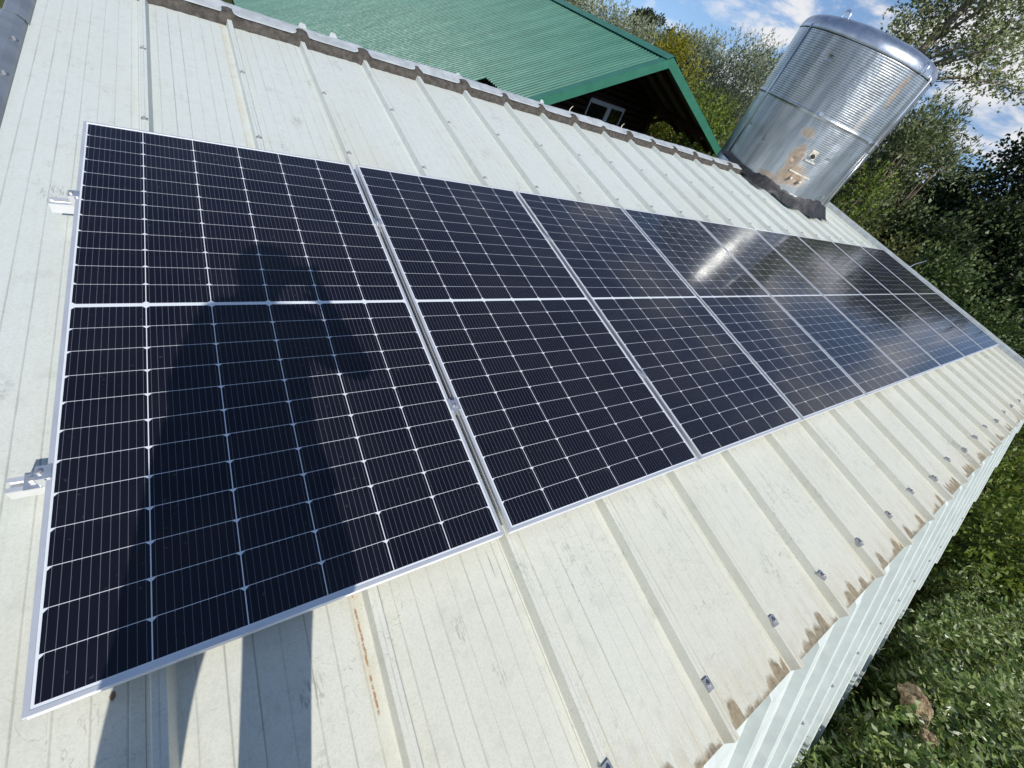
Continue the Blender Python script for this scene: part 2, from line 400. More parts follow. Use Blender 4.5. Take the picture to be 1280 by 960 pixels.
vn = nt.nodes.new('ShaderNodeVectorMath'); vn.operation = 'NORMALIZE'; nt.links.new(va.outputs[0], vn.inputs[0]); nt.links.new(vn.outputs[0], sky.inputs[0])
nz = nt.nodes.new('ShaderNodeTexNoise'); nz.inputs['Scale'].default_value = 7.5; nz.inputs['Detail'].default_value = 9; nz.inputs['Roughness'].default_value = .58
nz.inputs['Distortion'].default_value = .35
nt.links.new(mp.outputs[0], nz.inputs['Vector'])
rp = nt.nodes.new('ShaderNodeMapRange'); rp.interpolation_type = 'SMOOTHSTEP'
rp.inputs[1].default_value = .455; rp.inputs[2].default_value = .63
nt.links.new(nz.outputs['Fac'], rp.inputs[0])
sz_ = nt.nodes.new('ShaderNodeSeparateXYZ'); nt.links.new(tc.outputs['Generated'], sz_.inputs[0])
fz = nt.nodes.new('ShaderNodeMapRange'); fz.interpolation_type = 'SMOOTHSTEP'; nt.links.new(sz_.outputs[2], fz.inputs[0])
fz.inputs[1].default_value = .30; fz.inputs[2].default_value = .62; fz.inputs[3].default_value = .85; fz.inputs[4].default_value = .06   # clouds thin out overhead
mul = nt.nodes.new('ShaderNodeMath'); mul.operation = 'MULTIPLY'; nt.links.new(fz.outputs[0], mul.inputs[1])
nt.links.new(rp.outputs[0], mul.inputs[0])
mx = nt.nodes.new('ShaderNodeMix'); mx.data_type = 'RGBA'
nt.links.new(mul.outputs[0], mx.inputs[0]); nt.links.new(sky.outputs[0], mx.inputs[6]); mx.inputs[7].default_value = (6.2,6.05,6.0,1)
nt.links.new(mx.outputs[2], bg.inputs[0])
S.view_settings.view_transform = 'Standard'; S.view_settings.look = 'None'; S.view_settings.gamma = 1; S.view_settings.exposure = .06
S.view_settings.use_curve_mapping = False
try: S.cycles.max_bounces = 6; S.cycles.transparent_max_bounces = 6
except Exception: pass

def pw(u, v, wz=0.): return MW @ Vector((u, v, wz))     # roof coordinates -> world

# ------------------------------------------------------------------ ground
def make_ground():
    xs = sorted(set(list(np.linspace(-30,60,61)) + [-2000,-600,-200,-80,120,250,600,2000]))
    ys = sorted(set(list(np.linspace(-30,60,61)) + [-2000,-600,-200,-80,120,250,600,2000]))
    vs = []
    for y in ys:
        for x in xs:
            t = min(1, max(0, (y-2)/6)); t = t*t*(3-2*t)
            z = -2.55 - 1.1*t + .12*math.sin(x*.6)*math.cos(y*.5) 
            vs.append((x,y,z))
    n = len(xs); fs = [(j*n+i, j*n+i+1, (j+1)*n+i+1, (j+1)*n+i) for j in range(len(ys)-1) for i in range(n-1)]
    o = MB().add(vs, fs).build('ground', M['ground'], smooth=True); tag(o, kind='structure')
make_ground()
def gz(x, y):
    t = min(1, max(0, (y-2)/6)); t = t*t*(3-2*t)
    return -2.55 - 1.1*t + .12*math.sin(x*.6)*math.cos(y*.5)

# ------------------------------------------------------------------ metal shed
shed = empty('metal_shed', (0,0,0), (PHI,0,0))
tag(shed, 'low shed roofed in ribbed off-white sheet metal under the solar panels', 'shed')
UE, VE, VT = 11.10, -.885, 4.30
CR, PN = -.075, -.120      # rib crest and pan levels (below the panel faces)
RIBS = [R0 + RP*k for k in range(0, 22)]
def roof_mesh():
    prof = [(-.335, PN-.045), (-.335, PN)]
    us = [R0 + RP*k for k in range(-1, 23)]
    for r in us:
        if -.30 < r < UE-.05:
            prof += [(r-.028,PN),(r-.0245,PN+.001),(r-.0145,CR-.001),(r-.013,CR),(r+.013,CR),(r+.0145,CR-.001),(r+.0245,PN+.001),(r+.028,PN)]
        for k in range(1,8):
            c = r + RP/8*k
            if -.33 < c < UE-.02: prof += [(c-.0035,PN),(c,PN-.0022),(c+.0035,PN)]
    prof += [(UE, PN), (UE, PN-.045)]
    vs = []; vv = [VE, -.6, 0, 1, 2, 3, VT]
    prof = prof[1:-1]; n = len(prof); zb = PN-.045
    for v in vv: vs += [(u, v, z) for u, z in prof]
    m = MB(); fs = []
    for j in range(len(vv)-1):
        for i in range(n-1): fs.append((j*n+i, j*n+i+1, (j+1)*n+i+1, (j+1)*n+i))
    b0 = len(vs); vs += [(u, VE, zb) for u, z in prof]; t0 = len(vs); vs += [(u, VT, zb) for u, z in prof]
    J = (len(vv)-1)*n
    for i in range(n-1):
        fs.append((i, b0+i, b0+i+1, i+1)); fs.append((J+i+1, t0+i+1, t0+i, J+i)); fs.append((b0+i, t0+i, t0+i+1, b0+i+1))
    m.add(vs, fs); return m
roof_mesh().build('roof', M['roof'], shed)
# screws with washers: one mesh each
def screw_mesh(name, saddle):
    m = MB()
    if saddle:
        m.box((-.014,-.020,0),(.014,.020,.0035)); m.box((-.0165,-.020,-.016),(-.0135,.020,.0035)); m.box((.0135,-.020,-.016),(.0165,.020,.0035))
        m.lathe([(.0105,.0035),(.0105,.006),(.006,.0065),(.006,.013),(.0045,.0145)], 8, cap=True)
    else:
        m.lathe([(.0115,0),(.0115,.003),(.006,.004),(.006,.011),(.0045,.0125)], 8, cap=True)
        m.box((-.014,-.012,-.001),(.014,.012,.0012))
    return m.build(name, M['steel'], shed, bevel=0)
first = None
for u in RIBS:
    for v, sad in ((-.705, True), (2.53, False), (3.34, False)):
        if u > 10.9 or (u > 8.0 and v > 3): continue
        if v == -.705 and False: continue
        key = 'roof_screw' if not sad else 'saddle_washer'
        if first is None: first = {}
        if key not in first: o = first[key] = screw_mesh(key, sad)
        else: o = first[key].copy(); C.objects.link(o)
        o.parent = shed; o.location = (u + random.uniform(-.003,.003), v + random.uniform(-.02,.02), CR+.001); o.rotation_euler = (0,0,random.uniform(-.15,.15))
# dark sealing strip with humps over the ribs, and the grey top flashing
m = MB(); us = np.arange(-.33, 8.25, .03); vs = []; n = 0
def hump(u):
    h = 0
    for r in [R0 + RP*k for k in range(-1, 22)]: 
        d = abs(u-r); 
        q = .78+.22*math.sin(r*7.7); ww_ = .054+.010*math.sin(r*5.1)
        if d < ww_: h = max(h, q*math.sqrt(1-(d/ww_)**2))
    return h
for u in us:
    h = hump(u); j = random.uniform(-.006,.006); k = random.uniform(-.003,.003)
    v0 = 4.205 + j - .018*h; zt = -.058 + .040*h + k
    vs += [(u, v0, PN+.001+.0*h), (u, v0+.006, zt-.012), (u, v0+.03, zt), (u, v0+.10, zt+.005)]
for i in range(len(us)-1):
    for k in range(3): m.f.append((i*4+k, i*4+4+k, i*4+5+k, i*4+1+k))
m.v = vs; m.build('sealing_strip', M['strip'], shed, smooth=True)
m = MB(); vs = []; m2f = []
us = np.arange(-.36, 8.15, .04); K = 5
for i, u in enumerate(us):
    h = hump(u); seg = int((u+.36)/1.02); fr = (u+.36)/1.02 - seg
    lift = .010*fr + .006*math.sin(u*3.1) + random.uniform(-.002,.002)
    edge = .012*math.sin(u*2.3+1) + random.uniform(-.004,.004)
    vs += [(u, 4.232+edge*.4+.03*h, -.050+.016*h), (u, 4.245+.03*h, -.044+.016*h), (u, 4.36+edge, -.034+lift), (u, 4.39+edge, -.038+lift), (u, 4.392+edge, -.13)]
for i in range(len(us)-1):
    for k in range(K-1): m.f.append((i*K+k, i*K+K+k, i*K+K+1+k, i*K+1+k))
m.v = vs; m.build('top_flashing', M['white_flash'], shed)
for u in (1.18, 1.42, 2.62, 3.70):       # curled sheet tabs on the flashing
    m = MB(); m.add([(u,4.36,-.035),(u+.07,4.37,-.033),(u+.06,4.40,-.012),(u+.02,4.39,-.006)], [(0,1,2,3)]); m.build('flashing_tab', M['white_flash'], shed)
for u, v in ((4.15,4.36),(5.05,4.34)):
    m = MB(); m.tube([(u,v,-.03),(u+.01,v+.01,.005),(u+.04,v+.02,.03)], [.006,.005,.002], 6); m.build('wire_end', M['ivory'], shed)
# gable flashings
m = MB()
def fl(v0, v1, du=0.): 
    prof = [(-.286+du,PN+.002),(-.292+du,-.100),(-.318+du,-.078),(-.362+du,-.070),(-.372+du,-.074),(-.372+du,-.26)]
    vs = []
    for v in (v0, v1): vs += [(u,v,z) for u,z in prof]
    n = len(prof); m.add(vs, [(i,i+1,n+i+1,n+i) for i in range(n-1)])
fl(-.89, 1.35); fl(1.345, 3.40, -.004); fl(3.395, 4.44, .002)
m.build('gable_flashing', M['grey_flash'], shed)
for v in (.2,1.1,1.9,2.75,3.12,3.9):
    m = MB(); m.tube([(-.305,v,-.090),(-.307,v,-.074)],[.007,.006],6); m.build('flashing_rivet', M['steel'], shed)
m = MB(); prof = [(11.00,PN+.002),(11.00,-.055),(11.06,-.052),(11.06,-.045),(11.14,-.045),(11.145,-.25)]
vs = []
for v in (-.89, 4.35): vs += [(u,v,z) for u,z in prof]
n = len(prof); m.add(vs, [(i,i+1,n+i+1,n+i) for i in range(n-1)]); m.build('gable_flashing', M['white_flash'], shed)
# walls below the roof (inner frame, world-vertical through the tilted parent)
inv = MW.transposed()
m = MB()
def wallbox(x0,y0,x1,y1,zb,zt0,zt1):
    vs = [(x0,y0,zb),(x1,y0,zb),(x1,y1,zb),(x0,y1,zb),(x0,y0,zt0),(x1,y0,zt0),(x1,y1,zt1),(x0,y1,zt1)]
    m.add([inv @ Vector(v) for v in vs], [(0,3,2,1),(4,5,6,7),(0,1,5,4),(1,2,6,5),(2,3,7,6),(3,0,4,7)])
z0, z1 = pw(0,-.80,-.17).z, pw(0,4.2,-.17).z
wallbox(-.28, -.78, 11.0, 4.16, -3.9, z0, z1)
m.build('wall', M['wall'], shed)
# steep ribbed cladding falling away below the eave
SD = Vector((0,-.57,-.8216)); SN = Vector((0,-.8216,.57)); E0 = Vector((0,-.893,-.128)) - SN*.040
def sk(u, s, h=0.): return E0 + Vector((u,0,0)) + SD*s + SN*h
def slen(u):
    pts = [(-.4,2.75),(4.0,2.72),(4.8,2.48),(5.5,2.28),(6.2,1.93),(7.3,1.50),(8.16,.84),(8.6,.42),(9.1,.05)]
    return float(np.interp(u, [p[0] for p in pts], [p[1] for p in pts]))
prof = []; u = -.40; SP = .45; ribs_s = []
while u < 9.0:
    prof += [(u,0.),(u+.055,0.),(u+.075,.004),(u+.095,0.),(u+.135,0.),(u+.160,0.),(u+.172,.044),(u+.176,.046),(u+.232,.046),(u+.236,.044),(u+.248,0.),(u+.345,0.),(u+.365,.004),(u+.385,0.)]
    ribs_s.append(u+.21); u += SP
vs = []; J = 7
for j in range(J+1):
    for (u_, h) in prof:
        if j == 0: vs.append(tuple(sk(u_, -.03, 0.)))
        else: vs.append(tuple(sk(u_, .05+(max(.06,slen(u_))-.05)*(j-1)/(J-1), h)))
n = len(prof); m = MB(); m.add(vs, [(j*n+i, j*n+i+1, (j+1)*n+i+1, (j+1)*n+i) for j in range(J) for i in range(n-1)])
m.build('cladding', M['skirt'], shed)
fs = None; rot = SN.to_track_quat('Z','Y').to_euler()
for r in ribs_s:
    for s in (1.0, 1.83):
        if r < 1.0 or s > slen(r)-.05: continue
        if fs is None:
            mm = MB(); mm.lathe([(.0125,0),(.0125,.003),(.007,.004),(.007,.012),(.005,.0135)], 8, cap=True); o = fs = mm.build('cladding_screw', M['steel'], shed)
        else: o = fs.copy(); C.objects.link(o)
        o.parent = shed; o.location = sk(r-.006, s+random.uniform(-.015,.015), .0465); o.rotation_euler = rot
m = MB(); m.tube([(11.12,1.9,-.07),(11.22,1.9,.02),(11.50,1.88,.13)], [.008,.007,.005], 6); m.build('wire_rod', M['brightsteel'], shed)

# ------------------------------------------------------------------ solar panels
def frame_mesh():
    prof = [(0,-.035),(0,-.024),(.0018,-.0225),(.0018,-.0125),(0,-.011),(0,-.0006),(.0006,0),(.0102,0),(.0106,-.0004),(.0106,-.006),(.004,-.006),(.004,-.033),(.028,-.033),(.028,-.035)]
    m = MB(); vs = []
    for (a, z) in prof: vs += [(a,a,z),(PW-a,a,z),(PW-a,PL-a,z),(a,PL-a,z)]
    n = len(prof); fs = []
    for i in range(n):
        j = (i+1) % n
        for k in range(4): fs.append((i*4+k, i*4+(k+1)%4, j*4+(k+1)%4, j*4+k))
    m.add(vs, fs); return m
labels = [
 'nearest solar panel, the photographer\'s shadow falling across it',
 'second solar panel from the near end, beside the shadowed one',
 'third solar panel from the near end, plain blue-black, before the glare',
 'solar panel where the bright streak mirrored from the tank begins',
 'solar panel holding the upper end of the tank\'s bright mirrored streak',
 'solar panel just past the mirrored streak, sixth from the near end',
 'third solar panel counted from the far end of the row',
 'last but one solar panel at the far end of the row',
 'farthest solar panel, its outer edge against the dark trees']
p0 = empty('solar_panel'); p0.rotation_euler = (PHI,0,0)
frame_mesh().build('frame', M['alu'], p0)
m = MB(); m.box((.0095,.0095,-.0055),(PW-.0095,PL-.0095,-.0012)); m.build('cell_sheet', M['cells'], p0)
for i in range(9):
    o = p0 if i == 0 else copy_tree(p0)
    o.location = pw(i*(PW+PGAP), 0, 0)
    tag(o, labels[i], 'solar panel', 'solar panels in a row on the white roof')
# rails
for i, (v, lab) in enumerate(((.545, 'aluminium rail under the lower half of the solar panels, bracketed end poking out left'), (1.735, 'aluminium rail under the upper half of the solar panels, short end poking out left'))):
    r = empty('mounting_rail', pw(0, v, 0), (PHI,0,0)); tag(r, lab, 'rail', 'rails carrying the solar panels')
    m = MB(); u0, u1 = -.082, 9*(PW+PGAP)+.03
    for a, b in (((-.020,-.0745),(-.016,-.037)),((.016,-.0745),(.020,-.037)),((-.016,-.0745),(.016,-.071)),((-.020,-.0385),(-.008,-.0355)),((.008,-.0385),(.020,-.0355)),((-.016,-.056),(.016,-.053))):
        m.box((u0,a[0],a[1]),(u1,b[0],b[1]))
    m.build('channel', M['alu'], r)
    if i == 0:
        m = MB(); m.box((-.050,-.024,-.035),(-.018,.024,-.031)); m.box((-.050,.021,-.118),(-.018,.026,-.031)); m.box((-.052,.021,-.1185),(-.010,.062,-.1145)); m.build('bracket', M['clamp'], r)
        m = MB(); m.lathe([(.009,-.031),(.009,-.023),(.006,-.021)], 6, c=(-.034,0,0), cap=True); m.build('bolt', M['steel'], r)
gl = ['first','second','third','fourth','fifth','sixth','seventh','eighth']
def clamp(u, v, end):
    c = empty('panel_clamp', pw(u, v, 0), (PHI,0,0)); m = MB()
    if end:
        m.box((-.020,-.020,-.034),(-.002,.020,.0035)); m.box((-.004,-.020,.0012),(.010,.020,.0038)); m.build('block', M['clamp'], c, bevel=.001)
        m = MB(); m.lathe([(.0065,.0035),(.0065,.010),(.004,.011)], 6, c=(-.011,0,0), cap=True); m.build('bolt', M['steel'], c)
    else:
        m.box((-.0115,-.028,-.034),(-.0085,.028,.0012)); m.box((.0085,-.028,-.034),(.0115,.028,.0012)); m.box((-.0085,-.028,-.016),(.0085,.028,-.012))
        m.box((-.022,-.028,.0012),(-.0085,.028,.0034)); m.box((.0085,-.028,.0012),(.022,.028,.0034)); m.build('block', M['clamp'], c)
        m = MB(); m.lathe([(.0065,-.012),(.0065,-.004),(.004,-.002)], 6, cap=True); m.build('bolt', M['steel'], c)
    return c
for v, row in ((.545,'lower'),(1.735,'upper')):
    tag(clamp(-.001, v, True), 'end clamp on the left edge of the nearest solar panel, at the %s rail' % row, 'clamp', 'clamps holding the solar panels')
    for i in range(8):
        tag(clamp((i+1)*(PW+PGAP)-PGAP/2, v, False), '%s rail clamp in the %s gap between solar panels from the near end' % (row, gl[i]), 'clamp', 'clamps holding the solar panels')
    cc = clamp(9*(PW+PGAP)-PGAP+.001, v, True); cc.rotation_euler = (-PHI,0,math.pi)
    tag(cc, 'end clamp on the outer edge of the farthest solar panel, at the %s rail' % row, 'clamp', 'clamps holding the solar panels')

# ------------------------------------------------------------------ stainless tank
TX, TY, TR = 9.20, 4.30, 1.075
tank = empty('storage_tank', (TX,TY,0)); tag(tank, 'tall dented stainless steel tank with rust stains standing at the roof edge', 'tank')
prof = [(TR+.012,-3.6),(TR+.012,.40)]; z = .42
while z < 1.40: prof += [(TR,z),(TR+.0013,z+.007),(TR+.0013,z+.014),(TR,z+.021)]; z += .027
prof += [(TR+.014,1.428),(TR+.014,1.452)]; z = 1.46
while z < 2.28: prof += [(TR-.0017,z),(TR,z+.007),(TR,z+.014),(TR-.0017,z+.021)]; z += .027
MB().lathe(prof, 128).build('shell', M['tank'], tank, smooth=True)
MB().lathe([(TR+.006,2.30),(TR+.010,2.315),(TR+.006,2.355),(TR-.008,2.395),(TR-.034,2.432),(TR-.075,2.465),(TR-.14,2.492),(TR-.26,2.520),(TR-.45,2.545),(.3,2.565),(.001,2.57)], 128).build('domed_top', M['tanktop'], tank, smooth=True)
def cp(deg, z, d=0.): return (math.cos(R(deg))*(TR+d), math.sin(R(deg))*(TR+d), z)
m = MB(); m.tube([cp(153.5,.42,.012), cp(153.0,1.4,.014), cp(153.5,2.34,.012)], .011, 8); m.build('seam_bead', M['brightsteel'], tank, smooth=True)
m = MB(); m.tube([cp(-90,1.32,.030), cp(-91,1.8,.034), cp(-92,2.30,.030), cp(-93,2.39,-.02)], .017, 8); m.tube([cp(-84,.48,.014), cp(-87,1.3,.02)], .010, 8); m.build('side_pipe', M['brightsteel'], tank, smooth=True)
def strap(m, a, z, da, dz, d0=.006, d1=.012):
    p = [cp(a-da,z-dz,d0),cp(a+da,z-dz,d0),cp(a+da,z+dz,d0),cp(a-da,z+dz,d0),cp(a-da,z-dz,d1),cp(a+da,z-dz,d1),cp(a+da,z+dz,d1),cp(a-da,z+dz,d1)]
    m.add(p, [(0,3,2,1),(4,5,6,7),(0,1,5,4),(1,2,6,5),(2,3,7,6),(3,0,4,7)])
m = MB(); strap(m,-135.3,1.00,2.8,.065); strap(m,-134.3,.905,4.4,.010,.012,.03); m.build('fitting_plate', M['ivory'], tank)
m = MB(); m.tube([cp(-135,.985,.01),cp(-135,.975,.06)],[.030,.026],10); m.build('broken_outlet', M['rubber'], tank)
m = MB(); strap(m,-134,.70,9.5,.012,.004,.020); m.build('shelf_strip', M['ivory'], tank)
for a, zz in ((-138.6,.615),(-130.4,.615)):
    m = MB(); m.tube([cp(a,zz,.0),cp(a,zz-.005,.055)],[.022,.022],12); m.build('pipe_stub', M['ivory'], tank, smooth=True)
for a, zz in ((-150.7,1.47),(-99,1.44),(-97.6,.55)):
    m = MB(); strap(m, a, zz, 1.6, .022, .010, .028); m.build('clip', M['brightsteel'], tank)
m = MB(); m.tube([cp(-107,2.30,.01),cp(-107,2.31,.05),cp(-107,2.40,.055),cp(-107,2.43,.0)],.012,8); m.build('side_handle', M['brightsteel'], tank, smooth=True)
lx, ly = -.95*math.cos(R(-2)), .30
m = MB(); ring = [(-.78+.0*t, .20+.052*math.cos(t), 2.53+.075*math.sin(t)) for t in np.linspace(-.6, math.pi+.6, 14)]
m.tube(ring, .014, 8); m.build('lifting_loop', M['brightsteel'], tank, smooth=True)
# black membrane wrapped round the foot and lapped on the roof
m = MB(); vs = []; angs = np.arange(-205, -60, 3.)
for a in angs:
    wx, wy = math.cos(R(a)), math.sin(R(a)); jj = random.uniform(-.014,.014)
    def rz(d):
        y = TY + wy*(TR+d); return (y*sph/cph) + (-.09)/cph
    t = max(0., min(1., (a+205)/30.)) * max(0., min(1., (-62-a)/8.))
    zt = .44 + .03*math.sin(a*.11) + jj
    lap = .15+.04*math.sin(a*.23)+random.uniform(-.03,.03)
    vs += [(wx*(TR+.012), wy*(TR+.012), zt), (wx*(TR+.022), wy*(TR+.022), zt-.03), (wx*(TR+.05+jj), wy*(TR+.05+jj), rz(.05)+.10), (wx*(TR+.11+jj), wy*(TR+.11+jj), rz(.11)+.040), (wx*(TR+lap), wy*(TR+lap), rz(lap)+.010+random.uniform(0,.012))]
for i in range(len(angs)-1):
    for k in range(4): m.f.append((i*5+k, i*5+k+1, i*5+k+6, i*5+k+5))
m.v = vs; m.build('membrane_collar', M['membrane'], tank, smooth=True)

# ------------------------------------------------------------------ log house with the green roof
house = empty('log_house', (10.4, 9.14, -3.6)); tag(house, 'dark log house with a green corrugated gable roof beyond the shed', 'house')
HX, HY, HZ, H0 = 10.4, 9.14, 1.235, -3.6
def hl(x,y,z): return (x-HX, y-HY, z-H0)
SL, SR = .488, .375
def corr(x_of_y, side):
    prof = []; y = HY; e = .125
    m = MB(); vs = []
    ys = []
    while y < HY+19:
        ys += [(y,0.),(y+.022,.0),(y+.038,.028),(y+.088,.028),(y+.104,0.)]; y += e
    for yy, h in ys:
        xe = x_of_y(yy); k = SL if side < 0 else SR
        nrm = Vector((side*k,0,1)).normalized()
        for t in (0., .5, 1.):
            x = HX + (xe-HX)*t; z = HZ - k*abs(x-HX)
            vs.append(hl(x+nrm.x*h, yy, z+nrm.z*h))
    for i in range(len(ys)-1):
        for k in range(2):
            a = i*3+k
            m.f.append((a,a+1,a+4,a+3) if side > 0 else (a,a+3,a+4,a+1))
    m.v = vs; return m
left = corr(lambda y: 6.50 if y < 11.02 else 1.9, -1).build('roof_slope', M['green'], house)
sf = left.modifiers.new('t','SOLIDIFY'); sf.thickness = .012; sf.offset = -1
right = corr(lambda y: 14.75, 1).build('roof_slope', M['green'], house); sf = right.modifiers.new('t','SOLIDIFY'); sf.thickness = .012; sf.offset = -1
m = MB()     # dull boarding seen from below under the right slope
for (xa, xb, k) in ((HX-.02,14.70,-SR),):
    m.add([hl(xa,HY+.03,HZ-.06),hl(xb,HY+.03,HZ-.06+k*(xb-HX)),hl(xb,HY+18,HZ-.06+k*(xb-HX)),hl(xa,HY+18,HZ-.06),
           hl(xa,HY+.03,HZ-.075),hl(xb,HY+.03,HZ-.075+k*(xb-HX)),hl(xb,HY+18,HZ-.075+k*(xb-HX)),hl(xa,HY+18,HZ-.075)],
          [(0,1,2,3),(7,6,5,4),(0,4,5,1),(1,5,6,2),(2,6,7,3),(3,7,4,0)])
m.build('soffit', M['under'], house)
# rafters at the overhang
for yy in (HY+.55, HY+1.3, HY+2.1):
    for s, xe, k in ((-1, 6.6, SL), (1, 14.6, SR)):
        m = MB(); m.beam(hl(HX+s*.05,yy,HZ-.15), hl(xe,yy,HZ-.15-k*abs(xe-HX)), .06, .12); m.build('rafter', M['timber'], house)
# barge boards
def barge(xe, k, s):
    m = MB(); x0 = HX; drop = .21
    P = [(x0,HZ+.035),(xe,HZ+.035-k*abs(xe-HX)),(xe,HZ+.035-drop-k*abs(xe-HX)),(x0,HZ+.035-drop)]
    vs = [hl(x,HY-.03,z) for x,z in P] + [hl(x,HY-.005,z) for x,z in P]
    fs = [(0,1,2,3),(7,6,5,4),(0,4,5,1),(1,5,6,2),(2,6,7,3),(3,7,4,0)]
    m.add(vs, fs)
    vs = [hl(P[0][0],HY-.03,P[0][1]+.002),hl(P[1][0],HY-.03,P[1][1]+.002),hl(P[1][0],HY+.16,P[1][1]+.002),hl(P[0][0],HY+.16,P[0][1]+.002)]
    vs += [(a,b,c+.004) for a,b,c in vs]; m.add(vs, fs)
    return m.build('barge_board', M['green_trim'], house)
barge(6.50, SL, -1); barge(14.75, SR, 1)
m = MB()
for s, k in ((-1,SL),(1,SR)):
    a = [hl(HX,HY-.04,HZ+.075),hl(HX+s*.20,HY-.04,HZ+.068-k*.20),hl(HX+s*.20,HY+18.9,HZ+.068-k*.20),hl(HX,HY+18.9,HZ+.075)]
    a += [(x,y,z+.005) for x,y,z in a]
    m.add(a, [(0,1,2,3),(7,6,5,4),(0,4,5,1),(1,5,6,2),(2,6,7,3),(3,7,4,0)])
m.build('ridge_cap', M['green_trim'], house)
# gable wall of stacked logs
WY = HY + 2.90
def wall_top(x): return HZ - .08 - (SL if x < HX else SR)*abs(x-HX)
wx0, wx1, wy1 = 7.2, 13.80, HY+18
WX = (10.79, 12.38, -1.60, -.45)     # window opening
m = MB(); z = -3.6; hl_h = .17
while z < HZ-.1:
    zt = z+hl_h; x_l = wx0; x_r = wx1
    if zt > wall_top(x_l): x_l = HX - (HZ-.08-zt)/SL
    if zt > wall_top(x_r): x_r = HX + (HZ-.08-zt)/SR
    zc = (z+zt)/2
    if x_r - x_l > .1:
        segs = [(x_l,x_r)]
        if WX[2] < zc < WX[3]: segs = [(x_l,WX[0]),(WX[1],x_r)]
        for a, b in segs:
            n = 8; vs = []
            for x in (a, b):
                for i in range(n+1):
                    t = -math.pi/2 + math.pi*i/n; vs.append(hl(x, WY-.07*math.cos(t)-.02, zc+hl_h/2*math.sin(t)))
            m.add(vs, [(i,i+1,n+2+i,n+1+i) for i in range(n)])
    z = zt
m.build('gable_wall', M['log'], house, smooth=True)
m = MB()
vs = [hl(x,WY+.02,z) for x,z in ((wx0,H0),(wx1,H0),(wx1,wall_top(wx1)),(HX,HZ-.1),(wx0,wall_top(wx0)))]
vs2 = [hl(x,wy1,z) for x,z in ((wx0,H0),(wx1,H0),(wx1,wall_top(wx1)),(HX,HZ-.1),(wx0,wall_top(wx0)))]
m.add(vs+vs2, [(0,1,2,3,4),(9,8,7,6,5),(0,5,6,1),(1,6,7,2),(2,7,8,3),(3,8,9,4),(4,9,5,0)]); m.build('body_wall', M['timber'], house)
win = empty('window', hl(WX[0], WY-.10, WX[2])); win.parent = house
ww, wh = WX[1]-WX[0], WX[3]-WX[2]
m = MB(); f = .075
m.box((0,0,wh-f),(ww,.07,wh)); m.box((0,0,0),(ww,.07,f)); m.box((0,.001,f),(.045,.069,wh-f)); m.box((ww-.05,.001,f),(ww,.069,wh-f))
m.box((ww*.52,.0,f),(ww*.52+.16,.068,wh-f)); m.box((.045,.002,wh-f-.05),(ww*.52,.066,wh-f)); m.box((ww*.52+.16,.002,wh-f-.03),(ww-.05,.066,wh-f))
m.build('frame', M['winframe'], win, bevel=.004)
m = MB(); m.box((.04,.03,.05),(ww*.53,.036,wh-.05)); m.box((ww*.6,.03,.05),(ww-.04,.036,wh-.05)); m.build('pane', M['pane'], win)
m = MB(); m.beam(hl(13.35, WY+.1, -.06), hl(13.35, HY+.12, -.06), .13, .17); m.build('outrigger_beam', M['timber'], house)
m = MB(); m.beam(hl(13.35, WY-.02, -.75), hl(13.35, WY-1.15, -.12), .09, .11); m.build('brace', M['timber'], house)
m = MB(); m.beam(hl(13.72, WY-.06, -3.6), hl(13.72, WY-.06, -.15), .16, .16, (0,1,0)); m.build('corner_post', M['timber'], house)
m = MB(); m.tube([hl(14.5,HY+.3,-.4), hl(14.5,HY+.25,-3.6)], .04, 8); m.build('gutter_pipe', M['rubber'], house)

# ------------------------------------------------------------------ vegetation
def leaf_object(name, P, D, L, Wd, mat, parent=None, fold=.25, tilt=.75):
    """every leaf a small folded diamond: P base points, D unit directions"""
    n = len(P); rnd = RNG.normal(size=(n,3))*tilt + np.array([0,-.35,.9]); side = np.cross(D, rnd); side /= np.linalg.norm(side,axis=1)[:,None]+1e-9
    nn = np.cross(D, side)
    L = L[:,None]; Wd = Wd[:,None]
    v = np.empty((n,4,3)); mid = P + D*L*.45
    v[:,0] = P; v[:,1] = mid + side*Wd*.5 + nn*Wd*fold; v[:,2] = P + D*L; v[:,3] = mid - side*Wd*.5 + nn*Wd*fold
    me = bpy.data.meshes.new(name); me.vertices.add(n*4); me.vertices.foreach_set('co', v.reshape(-1).astype(np.float32))
    me.loops.add(n*4); me.loops.foreach_set('vertex_index', np.arange(n*4, dtype=np.int32))
    me.polygons.add(n); me.polygons.foreach_set('loop_start', np.arange(0,n*4,4,dtype=np.int32)); me.polygons.foreach_set('loop_total', np.full(n,4,dtype=np.int32))
    me.materials.append(mat); me.update(calc_edges=True)
    o = bpy.data.objects.new(name, me); return link(o, parent)
def unit(v): return v/(np.linalg.norm(v,axis=1)[:,None]+1e-9)
